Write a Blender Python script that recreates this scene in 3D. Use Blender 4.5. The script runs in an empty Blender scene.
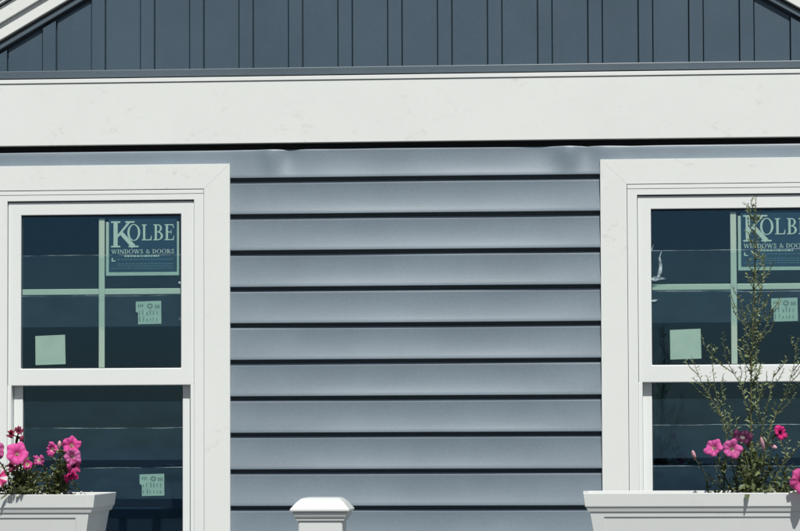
import bpy, bmesh, math, random
from mathutils import Vector, Matrix, noise
R_ = math.radians
random.seed(7)
S = bpy.context.scene
COL = S.collection

# ------------------------------------------------------------------ camera
cam_d = bpy.data.cameras.new('camera')
cam = bpy.data.objects.new('camera', cam_d); COL.objects.link(cam)
cam_d.sensor_width = 36.0
cam_d.lens = 36.0 * 2600 / 800
cam_d.shift_x = 0.0
cam_d.shift_y = (327 - 265.5) / 800
cam_d.clip_end = 3000
cam.location = (0, -9.05, 1.25)
cam.matrix_world = (Matrix.Translation((0, -9.05, 1.25)) @ Matrix.Rotation(math.atan(182 / 2600), 4, 'Z')
                    @ Matrix.Rotation(R_(92.5), 4, 'X') @ Matrix.Rotation(R_(-0.224), 4, 'Z'))
S.camera = cam

# ------------------------------------------------------------------ sky and sun
SUN_EL, SUN_AZ = R_(53), R_(13)          # height, and how far to the right of the house front
W = bpy.data.worlds.new('World'); S.world = W; W.use_nodes = True
wn = W.node_tree.nodes; wl = W.node_tree.links
for n in list(wn): wn.remove(n)
wo = wn.new('ShaderNodeOutputWorld'); wb = wn.new('ShaderNodeBackground'); ws = wn.new('ShaderNodeTexSky')
ws.sky_type = 'NISHITA'; ws.sun_disc = False
ws.sun_elevation = SUN_EL
sdir = Vector((math.sin(SUN_AZ) * math.cos(SUN_EL), -math.cos(SUN_AZ) * math.cos(SUN_EL), math.sin(SUN_EL)))
ws.sun_rotation = math.atan2(sdir.x, sdir.y)
wb.inputs[1].default_value = 0.05
wl.new(ws.outputs[0], wb.inputs[0]); wl.new(wb.outputs[0], wo.inputs[0])
sd = bpy.data.lights.new('sun', 'SUN'); sd.energy = 4.4; sd.angle = R_(0.53); sd.color = (1.0, 0.965, 0.91)
so = bpy.data.objects.new('sun', sd); COL.objects.link(so)
so.rotation_euler = (-sdir).to_track_quat('-Z', 'Y').to_euler(); so.location = (3, -10, 14)

# ------------------------------------------------------------------ exposure
S.view_settings.view_transform = 'Standard'; S.view_settings.look = 'None'
S.view_settings.exposure = 0.0; S.view_settings.gamma = 1.0
S.view_settings.use_curve_mapping = False
S.render.engine = 'CYCLES'
S.cycles.transparent_max_bounces = 24

# ------------------------------------------------------------------ materials
def nt(name):
    m = bpy.data.materials.new(name); m.use_nodes = True
    t = m.node_tree
    return m, t, t.nodes, t.links, t.nodes['Principled BSDF']
def noise_node(N, L, scale, detail=4, rough=.55, vec=None, sc=None):
    n = N.new('ShaderNodeTexNoise'); n.inputs['Scale'].default_value = scale
    n.inputs['Detail'].default_value = detail; n.inputs['Roughness'].default_value = rough
    tc = N.new('ShaderNodeTexCoord'); src = tc.outputs['Object']
    if sc:
        mp = N.new('ShaderNodeMapping'); mp.inputs['Scale'].default_value = sc
        L.new(src, mp.inputs[0]); src = mp.outputs[0]
    L.new(src, n.inputs['Vector']); return n
def ramp(N, L, src, stops):
    r = N.new('ShaderNodeValToRGB'); e = r.color_ramp.elements
    while len(e) < len(stops): e.new(.5)
    for k, (p, c) in enumerate(stops):
        e[k].position = p; e[k].color = (*c, 1) if len(c) == 3 else c
    L.new(src, r.inputs[0]); return r
def mixc(N, L, fac, a, b, mode='MIX'):
    m = N.new('ShaderNodeMix'); m.data_type = 'RGBA'; m.blend_type = mode
    for i, v in ((0, fac), (6, a), (7, b)):
        if hasattr(v, 'is_linked') or hasattr(v, 'links'): L.new(v, m.inputs[i])
        else: m.inputs[i].default_value = v if i == 0 else (*v, 1)
    return m.outputs[2]
def bump(N, L, P, h, strength, dist=.001):
    b = N.new('ShaderNodeBump'); b.inputs['Strength'].default_value = strength; b.inputs['Distance'].default_value = dist
    L.new(h, b.inputs['Height']); L.new(b.outputs[0], P.inputs['Normal'])

def mat_white(name, base, rough, dirt=.5, scuff=True):
    m, t, N, L, P = nt(name)
    n1 = noise_node(N, L, 3.2, 6, .6); n2 = noise_node(N, L, 60, 5, .65); n3 = noise_node(N, L, 900, 2, .5)
    r1 = ramp(N, L, n1.outputs[0], [(.35, tuple(c * (1 - .05 * dirt) for c in base)), (.65, base)])
    col = r1.outputs[0]
    if scuff:
        n4 = noise_node(N, L, 26, 7, .72, sc=(1, 1, 1.4)); n5 = noise_node(N, L, 4.5, 3, .5)
        a = ramp(N, L, n4.outputs[0], [(.55, (0, 0, 0)), (.72, (1, 1, 1))])
        b = ramp(N, L, n5.outputs[0], [(.46, (0, 0, 0)), (.62, (1, 1, 1))])
        mu = N.new('ShaderNodeMath'); mu.operation = 'MULTIPLY'
        L.new(a.outputs[0], mu.inputs[0]); L.new(b.outputs[0], mu.inputs[1])
        mu2 = N.new('ShaderNodeMath'); mu2.operation = 'MULTIPLY'; mu2.inputs[1].default_value = .62 * dirt
        L.new(mu.outputs[0], mu2.inputs[0])
        col = mixc(N, L, mu2.outputs[0], col, (.42, .36, .36))
    r2 = ramp(N, L, n2.outputs[0], [(.3, (.985, .985, .985)), (.6, (1, 1, 1))])
    col = mixc(N, L, 1.0, col, r2.outputs[0], 'MULTIPLY')
    L.new(col, P.inputs['Base Color'])
    P.inputs['Roughness'].default_value = rough; P.inputs['Specular IOR Level'].default_value = .35
    bump(N, L, P, n3.outputs[0], .12, .0006)
    return m
def mat_vinyl(name, base, rough, grain_scale, spec=.5, bs=.25):
    m, t, N, L, P = nt(name)
    n1 = noise_node(N, L, 2.3, 5, .6); n2 = noise_node(N, L, 230, 4, .7)
    n3 = noise_node(N, L, 60, 4, .6, sc=grain_scale)
    lo = tuple(c * .90 for c in base); hi = tuple(min(1, c * 1.08) for c in base)
    col = ramp(N, L, n1.outputs[0], [(.3, lo), (.7, hi)]).outputs[0]
    r2 = ramp(N, L, n2.outputs[0], [(.28, (.74, .74, .74)), (.72, (1.0, 1.0, 1.0))])
    col = mixc(N, L, .8, col, r2.outputs[0], 'MULTIPLY')
    L.new(col, P.inputs['Base Color'])
    rr = ramp(N, L, n1.outputs[0], [(.3, (rough - .04,) * 3), (.7, (rough + .06,) * 3)])
    L.new(rr.outputs[0], P.inputs['Roughness']); P.inputs['Specular IOR Level'].default_value = spec
    bump(N, L, P, n3.outputs[0], bs, .0006)
    return m
def mat_plain(name, base, rough=.6, var=.15, scale=20, spec=.4):
    m, t, N, L, P = nt(name)
    n = noise_node(N, L, scale, 4, .6)
    r = ramp(N, L, n.outputs[0], [(.3, tuple(c * (1 - var) for c in base)), (.7, tuple(min(1, c * (1 + var)) for c in base))])
    L.new(r.outputs[0], P.inputs['Base Color']); P.inputs['Roughness'].default_value = rough
    P.inputs['Specular IOR Level'].default_value = spec
    return m
def mat_leaf(name, rough=.5, trans=.25):
    m, t, N, L, P = nt(name)
    a = N.new('ShaderNodeVertexColor'); a.layer_name = 'tint'
    n = noise_node(N, L, 120, 3)
    r = ramp(N, L, n.outputs[0], [(.3, (.75, .75, .75)), (.7, (1, 1, 1))])
    c = mixc(N, L, 1.0, a.outputs[0], r.outputs[0], 'MULTIPLY')
    L.new(c, P.inputs['Base Color']); P.inputs['Roughness'].default_value = rough
    P.inputs['Specular IOR Level'].default_value = .35
    tr = N.new('ShaderNodeBsdfTranslucent'); L.new(c, tr.inputs[0])
    mx = N.new('ShaderNodeMixShader'); mx.inputs[0].default_value = trans
    L.new(P.outputs[0], mx.inputs[1]); L.new(tr.outputs[0], mx.inputs[2])
    L.new(mx.outputs[0], N['Material Output'].inputs[0])
    return m
def mat_petal(name, throat, mid, edge, stripe=None):
    m, t, N, L, P = nt(name)
    tc = N.new('ShaderNodeTexCoord'); sx = N.new('ShaderNodeSeparateXYZ'); L.new(tc.outputs['Object'], sx.inputs[0])
    cx = N.new('ShaderNodeCombineXYZ'); L.new(sx.outputs[0], cx.inputs[0]); L.new(sx.outputs[1], cx.inputs[1])
    ln = N.new('ShaderNodeVectorMath'); ln.operation = 'LENGTH'; L.new(cx.outputs[0], ln.inputs[0])
    mu = N.new('ShaderNodeMath'); mu.operation = 'MULTIPLY'; mu.inputs[1].default_value = 40; L.new(ln.outputs['Value'], mu.inputs[0])
    nn = noise_node(N, L, 150, 3); ad = N.new('ShaderNodeMath'); ad.operation = 'MULTIPLY_ADD'; ad.inputs[1].default_value = .12
    L.new(nn.outputs[0], ad.inputs[0]); L.new(mu.outputs[0], ad.inputs[2])
    c = ramp(N, L, ad.outputs[0], [(.19, throat), (.29, mid), (.85, edge)]).outputs[0]
    at = N.new('ShaderNodeMath'); at.operation = 'ARCTAN2'; L.new(sx.outputs[1], at.inputs[0]); L.new(sx.outputs[0], at.inputs[1])
    ml = N.new('ShaderNodeMath'); ml.operation = 'MULTIPLY'; ml.inputs[1].default_value = 5 if stripe else 25; L.new(at.outputs[0], ml.inputs[0])
    cs = N.new('ShaderNodeMath'); cs.operation = 'COSINE'; L.new(ml.outputs[0], cs.inputs[0])
    if stripe:
        st = ramp(N, L, cs.outputs[0], [(.35, (0, 0, 0)), (.5, (1, 1, 1))]); c = mixc(N, L, st.outputs[0], c, stripe)
    else:
        st = ramp(N, L, cs.outputs[0], [(.0, (1, 1, 1)), (.95, (.72, .6, .7))]); c = mixc(N, L, .5, c, st.outputs[0], 'MULTIPLY')
    oi = N.new('ShaderNodeObjectInfo'); hs = N.new('ShaderNodeHueSaturation')
    for k_, (a_, b_) in (('Hue', (.488, .512)), ('Saturation', (.84, 1.0)), ('Value', (.85, 1.2))):
        mr = N.new('ShaderNodeMapRange'); mr.inputs[3].default_value = a_; mr.inputs[4].default_value = b_
        L.new(oi.outputs['Random'], mr.inputs[0]); L.new(mr.outputs[0], hs.inputs[k_])
    L.new(c, hs.inputs['Color']); c = hs.outputs[0]
    L.new(c, P.inputs['Base Color']); P.inputs['Roughness'].default_value = .55; P.inputs['Specular IOR Level'].default_value = .25
    tr = N.new('ShaderNodeBsdfTranslucent'); L.new(c, tr.inputs[0])
    mx = N.new('ShaderNodeMixShader'); mx.inputs[0].default_value = .3
    L.new(P.outputs[0], mx.inputs[1]); L.new(tr.outputs[0], mx.inputs[2]); L.new(mx.outputs[0], N['Material Output'].inputs[0])
    return m
def schlick(N, L, f0, k):
    lw = N.new('ShaderNodeLayerWeight'); lw.inputs[0].default_value = .5
    pw = N.new('ShaderNodeMath'); pw.operation = 'POWER'; pw.inputs[1].default_value = 5; L.new(lw.outputs['Facing'], pw.inputs[0])
    ma = N.new('ShaderNodeMath'); ma.operation = 'MULTIPLY_ADD'; ma.inputs[1].default_value = (1 - f0) * k; ma.inputs[2].default_value = f0 * k
    ma.use_clamp = True; L.new(pw.outputs[0], ma.inputs[0]); return ma.outputs[0]
def mat_glass():
    m, t, N, L, P = nt('window_glass'); N.remove(P)
    tr = N.new('ShaderNodeBsdfTransparent'); tr.inputs[0].default_value = (.890, .950, .915, 1)
    gl = N.new('ShaderNodeBsdfGlossy'); gl.inputs['Roughness'].default_value = .02; gl.inputs[0].default_value = (.29, .58, 1.0, 1)
    fr = schlick(N, L, .04, 1.9)
    n = noise_node(N, L, 3.0, 2); b = N.new('ShaderNodeBump'); b.inputs['Strength'].default_value = .1; b.inputs['Distance'].default_value = .002
    L.new(n.outputs[0], b.inputs['Height']); L.new(b.outputs[0], gl.inputs['Normal'])
    mx = N.new('ShaderNodeMixShader'); L.new(fr, mx.inputs[0]); L.new(tr.outputs[0], mx.inputs[1]); L.new(gl.outputs[0], mx.inputs[2])
    L.new(mx.outputs[0], N['Material Output'].inputs[0]); return m
def mat_film(name, milk, col, patchy=False):
    m, t, N, L, P = nt(name); N.remove(P)
    tr = N.new('ShaderNodeBsdfTransparent'); tr.inputs[0].default_value = (.9, .96, .95, 1)
    df = N.new('ShaderNodeBsdfDiffuse'); df.inputs[0].default_value = (*col, 1)
    gl = N.new('ShaderNodeBsdfGlossy'); gl.inputs['Roughness'].default_value = .18; gl.inputs[0].default_value = (.6, .85, 1, 1)
    fr = schlick(N, L, .03, 1.0)
    n = noise_node(N, L, 9, 5, .6, sc=(1, 1, 2.5))
    lo, hi = (0, milk * 2.2) if patchy else (milk * .65, milk * 1.35)
    r = ramp(N, L, n.outputs[0], [(.42 if patchy else .3, (lo,) * 3), (.62 if patchy else .7, (hi,) * 3)])
    m1 = N.new('ShaderNodeMixShader'); L.new(r.outputs[0], m1.inputs[0]); L.new(tr.outputs[0], m1.inputs[1]); L.new(df.outputs[0], m1.inputs[2])
    m2 = N.new('ShaderNodeMixShader'); L.new(fr, m2.inputs[0]); L.new(m1.outputs[0], m2.inputs[1]); L.new(gl.outputs[0], m2.inputs[2])
    L.new(m2.outputs[0], N['Material Output'].inputs[0]); return m
def mat_shingle():
    m, t, N, L, P = nt('asphalt_shingle')
    n = noise_node(N, L, 160, 4, .7)
    r = ramp(N, L, n.outputs[0], [(.3, (.03, .032, .036)), (.7, (.10, .10, .105))])
    L.new(r.outputs[0], P.inputs['Base Color']); P.inputs['Roughness'].default_value = .95
    bump(N, L, P, n.outputs[0], .8, .004); return m
def mat_gravel():
    m, t, N, L, P = nt('pale_gravel')
    n = noise_node(N, L, .25, 6, .7); n2 = noise_node(N, L, 45, 5, .7)
    c = ramp(N, L, n.outputs[0], [(.3, (.12, .12, .118)), (.7, (.18, .18, .175))]).outputs[0]
    r2 = ramp(N, L, n2.outputs[0], [(.3, (.55, .55, .55)), (.7, (1, 1, 1))])
    c = mixc(N, L, .8, c, r2.outputs[0], 'MULTIPLY')
    L.new(c, P.inputs['Base Color']); P.inputs['Roughness'].default_value = .9
    bump(N, L, P, n2.outputs[0], .6, .02); return m

M = dict(
    trim=mat_white('white_trim_board', (.755, .790, .765), .5, .55),
    frame=mat_white('white_window_vinyl', (.765, .80, .785), .35, .5, False),
    post=mat_white('white_post_vinyl', (.65, .68, .67), .45, .5, False),
    box=mat_white('white_planter_plastic', (.75, .785, .772), .42, .7),
    lap=mat_vinyl('slate_blue_lap_vinyl', (.184, .243, .292), .47, (.25, 1, 6), .75),
    gable=mat_vinyl('dark_blue_board_vinyl', (.058, .099, .137), .45, (6, 1, .2), .5),
    chan=mat_vinyl('blue_channel_vinyl', (.098, .135, .165), .4, (1, 1, 1), .5),
    glass=mat_glass(),
    film=mat_film('clear_protective_film', .050, (.22, .46, .66)),
    film_faint=mat_film('thin_protective_film', .026, (.22, .46, .66)),
    film_edge=mat_film('film_crease_glint', .21, (.65, .78, .80), True),  # creased film edge, with its white glints put into the patchy colour
    film_torn=mat_film('torn_film', .38, (.62, .76, .80), True),
    grille=mat_plain('white_grille_bar', (.76, .75, .68), .4, .03),
    paper=mat_plain('label_paper', (.58, .65, .59), .7, .07),
    navy=mat_plain('sticker_navy', (.016, .050, .105), .5, .12),
    letter=mat_plain('sticker_letter', (.62, .70, .66), .6, .03),
    fine=mat_plain('sticker_fine_print', (.12, .21, .31), .6, .03),
    ink=mat_plain('label_ink', (.26, .30, .27), .7, .1),
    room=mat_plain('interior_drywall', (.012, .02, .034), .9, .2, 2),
    sheath=mat_plain('wall_sheathing', (.02, .022, .025), .95, .2, 10),
    shingle=mat_shingle(), gravel=mat_gravel(),
    deck=mat_vinyl('grey_deck_composite', (.085, .08, .075), .7, (.4, 8, 1), .3, .4),
    soil=mat_plain('potting_soil', (.03, .022, .016), .95, .5, 120),
    perlite=mat_plain('perlite', (.7, .7, .68), .8, .1, 200),
    leaf=mat_leaf('petunia_leaf'), weed=mat_leaf('weed_leaf', .55, .2),
    pink=mat_petal('pink_petal', (.85, .80, .62), (.62, .045, .30), (.76, .095, .42)),
    magenta=mat_petal('magenta_petal', (.10, .01, .06), (.48, .012, .17), (.68, .035, .28)),
    crimson=mat_petal('crimson_petal', (.10, .005, .02), (.30, .008, .05), (.42, .012, .08)),
    purple=mat_petal('purple_petal', (.85, .80, .78), (.055, .004, .032), (.12, .010, .07)),
    star=mat_petal('striped_petal', (.80, .75, .60), (.70, .02, .22), (.75, .03, .26), (.86, .80, .82)),
    bud=mat_plain('pale_bud', (.62, .34, .40), .6, .2, 150),
)

# ------------------------------------------------------------------ mesh helpers
class MB:
    def __init__(s): s.v = []; s.f = []; s.m = []; s.c = []
    def face(s, pts, mi=0, col=None):
        b = len(s.v); s.v += [tuple(p) for p in pts]; s.f.append(tuple(range(b, b + len(pts)))); s.m.append(mi); s.c.append(col)
    def box(s, x0, x1, y0, y1, z0, z1, mi=0):
        b = len(s.v)
        s.v += [(x, y, z) for z in (z0, z1) for y in (y0, y1) for x in (x0, x1)]
        for q in ((0, 2, 3, 1), (4, 5, 7, 6), (0, 1, 5, 4), (1, 3, 7, 5), (3, 2, 6, 7), (2, 0, 4, 6)):
            s.f.append(tuple(b + i for i in q)); s.m.append(mi); s.c.append(None)
    def prism(s, poly, y0, y1, mi=0):          # poly: (x, z) counter-clockwise seen from the street; front at y0
        b = len(s.v); n = len(poly)
        s.v += [(x, y0, z) for x, z in poly] + [(x, y1, z) for x, z in poly]
        s.f.append(tuple(range(b, b + n))); s.f.append(tuple(b + n + i for i in reversed(range(n))))
        for i in range(n):
            j = (i + 1) % n; s.f.append((b + j, b + i, b + n + i, b + n + j))
        s.m += [mi] * (n + 2); s.c += [None] * (n + 2)
    def grid(s, rows, mi=0, close=False):
        b = len(s.v); nr, nc = len(rows), len(rows[0])
        for r in rows: s.v += [tuple(p) for p in r]
        for i in range(nr - 1):
            for j in range(nc if close else nc - 1):
                k = (j + 1) % nc
                s.f.append((b + i * nc + j, b + i * nc + k, b + (i + 1) * nc + k, b + (i + 1) * nc + j)); s.m.append(mi); s.c.append(None)
    def tube(s, pts, radii, n=6, mi=0, col=None):
        rows = []
        for i, p in enumerate(pts):
            p = Vector(p); d = (Vector(pts[min(i + 1, len(pts) - 1)]) - Vector(pts[max(i - 1, 0)])).normalized()
            u = d.cross(Vector((0, 1, 0.13))).normalized(); w = d.cross(u)
            rows.append([p + (u * math.cos(a) + w * math.sin(a)) * radii[i] for a in [2 * math.pi * k / n for k in range(n)]])
        k0 = len(s.f); s.grid(rows, mi, True)
        for k in range(k0, len(s.f)): s.c[k] = col
    def build(s, name, mats, parent=None, smooth=False, bevel=0, seg=2, tint=False, angle=None):
        me = bpy.data.meshes.new(name); me.from_pydata(s.v, [], s.f); me.update()
        mats = mats if isinstance(mats, (list, tuple)) else [mats]
        for m in mats: me.materials.append(m)
        for p, mi in zip(me.polygons, s.m): p.material_index = mi
        if tint:
            a = me.color_attributes.new('tint', 'BYTE_COLOR', 'CORNER')
            for p, c in zip(me.polygons, s.c):
                for li in p.loop_indices: a.data[li].color_srgb = (*[min(1, max(0, x)) ** (1 / 2.2) for x in (c or (.1, .14, .05))], 1)
        o = bpy.data.objects.new(name, me); COL.objects.link(o)
        if smooth:
            for p in me.polygons: p.use_smooth = True
        if bevel:
            b = o.modifiers.new('bevel', 'BEVEL'); b.width = bevel; b.segments = seg; b.limit_method = 'ANGLE'; b.angle_limit = R_(40)
        adopt(o, parent); return o
WORLD = {}
def adopt(o, parent):
    if parent is not None:
        o.parent = parent; o.matrix_parent_inverse = WORLD[parent].inverted()
    WORLD[o] = o.matrix_basis.copy()
    return o
def empty(name, loc, parent=None, label=None, cat=None, group=None):
    o = bpy.data.objects.new(name, None); COL.objects.link(o); o.empty_display_size = .1
    o.matrix_basis = Matrix.Translation(loc); adopt(o, parent)
    if label: o['label'] = label
    if cat: o['category'] = cat
    if group: o['group'] = group
    return o
def copyo(o, parent, basis):
    c = o.copy(); COL.objects.link(c); c.matrix_basis = basis; adopt(c, parent); return c

# ------------------------------------------------------------------ ground and porch deck
mb = MB(); mb.face([(-600, -600, -.45), (600, -600, -.45), (600, 600, -.45), (-600, 600, -.45)])
g = mb.build('ground', M['gravel']); g['kind'] = 'structure'; g['label'] = 'pale gravel ground around the house'
XC = -.5806                                     # centre line of the house front
mb = MB()
mb.box(XC - 2.0, XC + 2.0, -3.40, .02, -.45, -.035)
g = mb.build('porch_deck', M['deck']); g['kind'] = 'structure'; g['label'] = 'grey composite porch deck'
mb = MB(); mb.box(-.07, .07, -1.7, 1.7, -.03, 0)
pl0 = mb.build('deck_plank', M['deck'], g, bevel=.003)
pl0.matrix_basis = Matrix.Translation((XC - 1.93, -1.72, 0)); WORLD[pl0] = pl0.matrix_basis.copy()
for k in range(1, 27): copyo(pl0, g, Matrix.Translation((XC - 1.93 + k * .1462, -1.72, 0)))

# ------------------------------------------------------------------ house
house = empty('house', (XC, 0, -.45), None, 'small slate-blue sided house with white trim, gable and two white windows', 'house')
HW = 1.79                                       # half width of the front
WIN = (-1.6874, .5262)                          # centre of each window
CO, CI = .4590, .3675                           # casing outer and inner half width
ZT, ZH = 2.2230, 2.136                          # casing top, head inner edge
ZB = .700                                       # bottom of the window
LAP, Z0 = .1277, 2.172                          # exposure and bottom edge of the topmost course

# walls behind the cladding, with the two openings left free
mb = MB()
xs = [XC - HW + .01, WIN[0] - CI, WIN[0] + CI, WIN[1] - CI, WIN[1] + CI, XC + HW - .01]
for a, b in ((0, 1), (2, 3), (4, 5)): mb.box(xs[a], xs[b], .012, .12, -.45, 2.54)
for a, b in ((1, 2), (3, 4)):
    mb.box(xs[a], xs[b], .012, .12, -.45, ZB - .0); mb.box(xs[a], xs[b], .012, .12, ZH, 2.54)
mb.build('front_wall', M['sheath'], house)
mb = MB()                                       # the side and back walls
mb.box(XC - HW, XC - HW + .12, .122, 4.5, -.45, 2.54); mb.box(XC + HW - .12, XC + HW, .122, 4.5, -.45, 2.54)
mb.box(XC - HW, XC + HW, 4.5, 4.62, -.45, 2.54)
mb.build('side_wall', M['lap'], house)
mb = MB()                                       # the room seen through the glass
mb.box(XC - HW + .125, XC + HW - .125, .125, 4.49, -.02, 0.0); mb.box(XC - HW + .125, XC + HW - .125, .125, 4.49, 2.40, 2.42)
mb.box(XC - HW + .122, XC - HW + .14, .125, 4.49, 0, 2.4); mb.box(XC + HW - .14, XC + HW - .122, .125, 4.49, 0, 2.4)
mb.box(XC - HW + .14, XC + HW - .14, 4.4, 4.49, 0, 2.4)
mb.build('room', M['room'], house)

# --- lap siding, one piece per course and bay
sid = empty('lap_siding', (XC, 0, 1), house)
BUCK = [(-1.082, .0085, .040), (-1.022, -.0040, .038), (-.945, .0020, .06), (-1.17, .0016, .05),
        (-.150, -.0022, .06), (-.042, .0095, .042), (.020, -.0042, .038), (.085, .0045, .05), (.17, -.002, .06), (-.62, .0014, .12)]
def course(zb, x0, x1, top=False):
    nx = max(2, int((x1 - x0) / (.012 if top else .03)))
    prof = [(.0085, .0055), (-.0155, .0010), (-.0190, 0), (-.0201, .0010), (-.0202, .0030)]
    zt = LAP if not top else .1005
    for k in range(1, 12):
        u = k / 11; z = .003 + u * (LAP - .0165)
        if top and z > zt - .004: break
        prof.append((-.0022 - .0180 * (1 - u) ** 2.2 - .0045 * u ** 2, z))
    if top: prof += [(-.0062, zt - .001), (-.0054, zt), (-.0040, zt - .0006), (-.0034, zt - .006)]
    else: prof += [(-.0050, zt - .0122), (.0050, zt - .0100), (.0100, zt - .006), (.0105, zt + .012)]
    rows = []
    for (y, z) in prof:
        row = []
        for i in range(nx + 1):
            x = x0 + (x1 - x0) * i / nx
            t = (x - (XC + .02 * noise.noise(Vector((zb * 13, 5, 1))))) / .72
            bow = max(0, 1 - abs(t) ** 2.0) * (.62 + .38 * min(1, max(0, (zb - .85) / .5))) * (1 + .18 * noise.noise(Vector((zb * 21.3, 3, 7))))
            uu = (z - .003) / (LAP - .0165)
            if 0 < uu < 1 and not (top and z > zt - .002): y_ = -.0022 - .0180 * (1 - uu) ** (1.2 + 1.0 * bow) - .0045 * uu ** 2
            else: y_ = y
            w = min(1, max(0, z / .03)) * min(1, max(0, (zt - z) / .02 if not top else 1))
            d = .0016 * noise.noise(Vector((x * 2.3, zb * 9.7, z * 5))) * w + .0007 * noise.noise(Vector((x * 1.7, zb * 31, 4)))
            if top:
                for (bx, am, sg) in BUCK:
                    d += 1.8 * am * math.exp(-((x - bx) / sg) ** 2) * (max(0, z - .004) / zt) ** 1.1 * (1 - .45 * (z / zt) ** 5)
            else: d *= .8
            zw = (.0010 * noise.noise(Vector((x * 3.1, 2, 8))) + sum(.10 * am * math.exp(-((x - bx) / sg) ** 2) for bx, am, sg in BUCK)) * max(0, z / zt) ** 4 if top else 0
            row.append((x, y_ - d, zb + z + zw + .0006 * noise.noise(Vector((x * 1.1, zb * 17, 9)))))
        rows.append(row)
    mb = MB(); mb.grid(rows)
    return mb.build('siding_course', M['lap'], sid, smooth=True)
bays = [(XC - HW + .085, WIN[0] - CO + .012), (WIN[0] + CO - .012, WIN[1] - CO + .012), (WIN[1] + CO - .012, XC + HW - .085)]
course(Z0, XC - HW + .085, XC + HW - .085, True)
for k in range(1, 20):
    zb = Z0 - LAP * k
    if zb < -.3: break
    if zb > ZB - LAP - .02:
        for a, b in bays: course(zb, a, b)
    else: course(zb, bays[0][0], bays[2][1])
for s in (-1, 1):                               # corner boards
    mb = MB(); e = XC + s * HW
    mb.box(min(e, e - s * .09), max(e, e - s * .09), -.0265, .009, -.35, 2.296)
    mb.build('corner_board', M['trim'], house, bevel=.0015)

# --- frieze between siding and gable
mb = MB(); mb.box(XC - HW - .14, XC + HW + .14, -.0235, .009, 2.2945, 2.5135)
fz = mb.build('frieze_board', M['trim'], house, bevel=.0016)
mb = MB(); mb.box(XC - HW - .14, XC + HW + .14, -.0275, -.002, 2.5150, 2.5290)
mb.build('drip_cap', M['frame'], fz, bevel=.0012)

# --- gable of board and batten
SL, PK = .577, 3.515                            # slope, height of the peak on the lower edge of the rake board
def rz(x, off): return PK + off - SL * abs(x - XC)
gab = empty('gable', (XC, 0, 2.56), house)
mb = MB(); ge = (PK - 2.54) / SL
mb.prism([(XC - ge, 2.54), (XC + ge, 2.54), (XC, PK)], .016, .03); mb.build('gable_backing', M['gable'], gab)
PER, BW, B0, GAP = .1752, .0470, -1.8974, .0032
def strip(name, xa, xb, y0, y1, off, sub):
    lo = 2.548
    P = [(xa, lo), (xb, lo)]
    top = [(xb, rz(xb, off))] + ([(XC, rz(XC, off))] if xa < XC < xb else []) + [(xa, rz(xa, off))]
    if top[0][1] < lo + .003 and top[-1][1] < lo + .003: return
    if top[0][1] < lo:
        xq = XC + (PK + off - lo) / SL; P = [(xa, lo), (xq, lo)]; top = top[1:]
    elif top[-1][1] < lo:
        xq = XC - (PK + off - lo) / SL; P = [(xq, lo), (xb, lo)]; top = top[:-1]
    mb = MB(); mb.prism(P + top, y0, y1); mb.build(name, M['gable'], gab, bevel=.0018)
for k in range(-3, 20):
    x = B0 + PER * k
    wob = .0008 * math.sin(k * 5.1)
    strip('board', x + BW + GAP, x + PER - GAP, .0015 + wob, .012, -.041, k)
    strip('batten', x, x + BW, -.0075 + wob, .012, -.041, k)
mb = MB(); mb.box(XC - ge + .03, XC + ge - .03, -.0165, .001, 2.5345, 2.5610)
mb.build('base_channel', M['chan'], gab, bevel=.0025)
mb = MB(); mb.box(XC - ge, XC + ge, -.0115, .010, 2.5295, 2.5340); mb.build('channel_shade_strip', M['sheath'], gab)  # near-black strip paints in the shade line under the base channel
XE = HW + .20
def rake(name, o0, o1, y0, y1, mat, bev=.002, xe=XE):
    for s in (-1, 1):
        xo = XC + s * xe; q = XC + s * .0004
        P = [(q, PK + o0), (q, PK + o1), (xo, rz(xo, o1)), (xo, rz(xo, o0))]
        if s < 0: P = [P[0], P[1], P[2], P[3]]
        else: P = [P[3], P[2], P[1], P[0]]
        mb = MB(); mb.prism(P, y0, y1); mb.build(name, mat, roof if name != 'rake_channel' else gab, bevel=bev)
roof = empty('roof', (XC, 0, 3.5), house)
rake('rake_channel', -.030, -.0090, -.0190, .010, M['chan'], .0025, ge + .01)
rake('rake_board', 0, .0545, -.0330, .02, M['trim'])
rake('rake_trim', .0555, .112, -.048, .02, M['trim'])
rake('drip_edge', .121, .142, -.064, .02, M['frame'], .001)
rake('roof_deck', .113, .1205, -.030, 4.8, M['sheath'], 0)
mb = MB()                                       # shingle courses, stepped down each slope
for s in (-1, 1):
    n = 17; 
    for k in range(n):
        a = (XE + .03) * (k) / n; b = (XE + .03) * (k + 1) / n + .01
        q = lambda x, o: (XC + s * x, PK + o - SL * x)
        P = [q(a, .1435), q(b, .1435), q(b, .158), q(a, .147)]
        if s > 0: P = [P[0], P[3], P[2], P[1]][::-1]
        else: P = P[::-1]
        mb = MB(); mb.prism(P, -.078, 4.8); mb.build('shingle_course', M['shingle'], roof)

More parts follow.
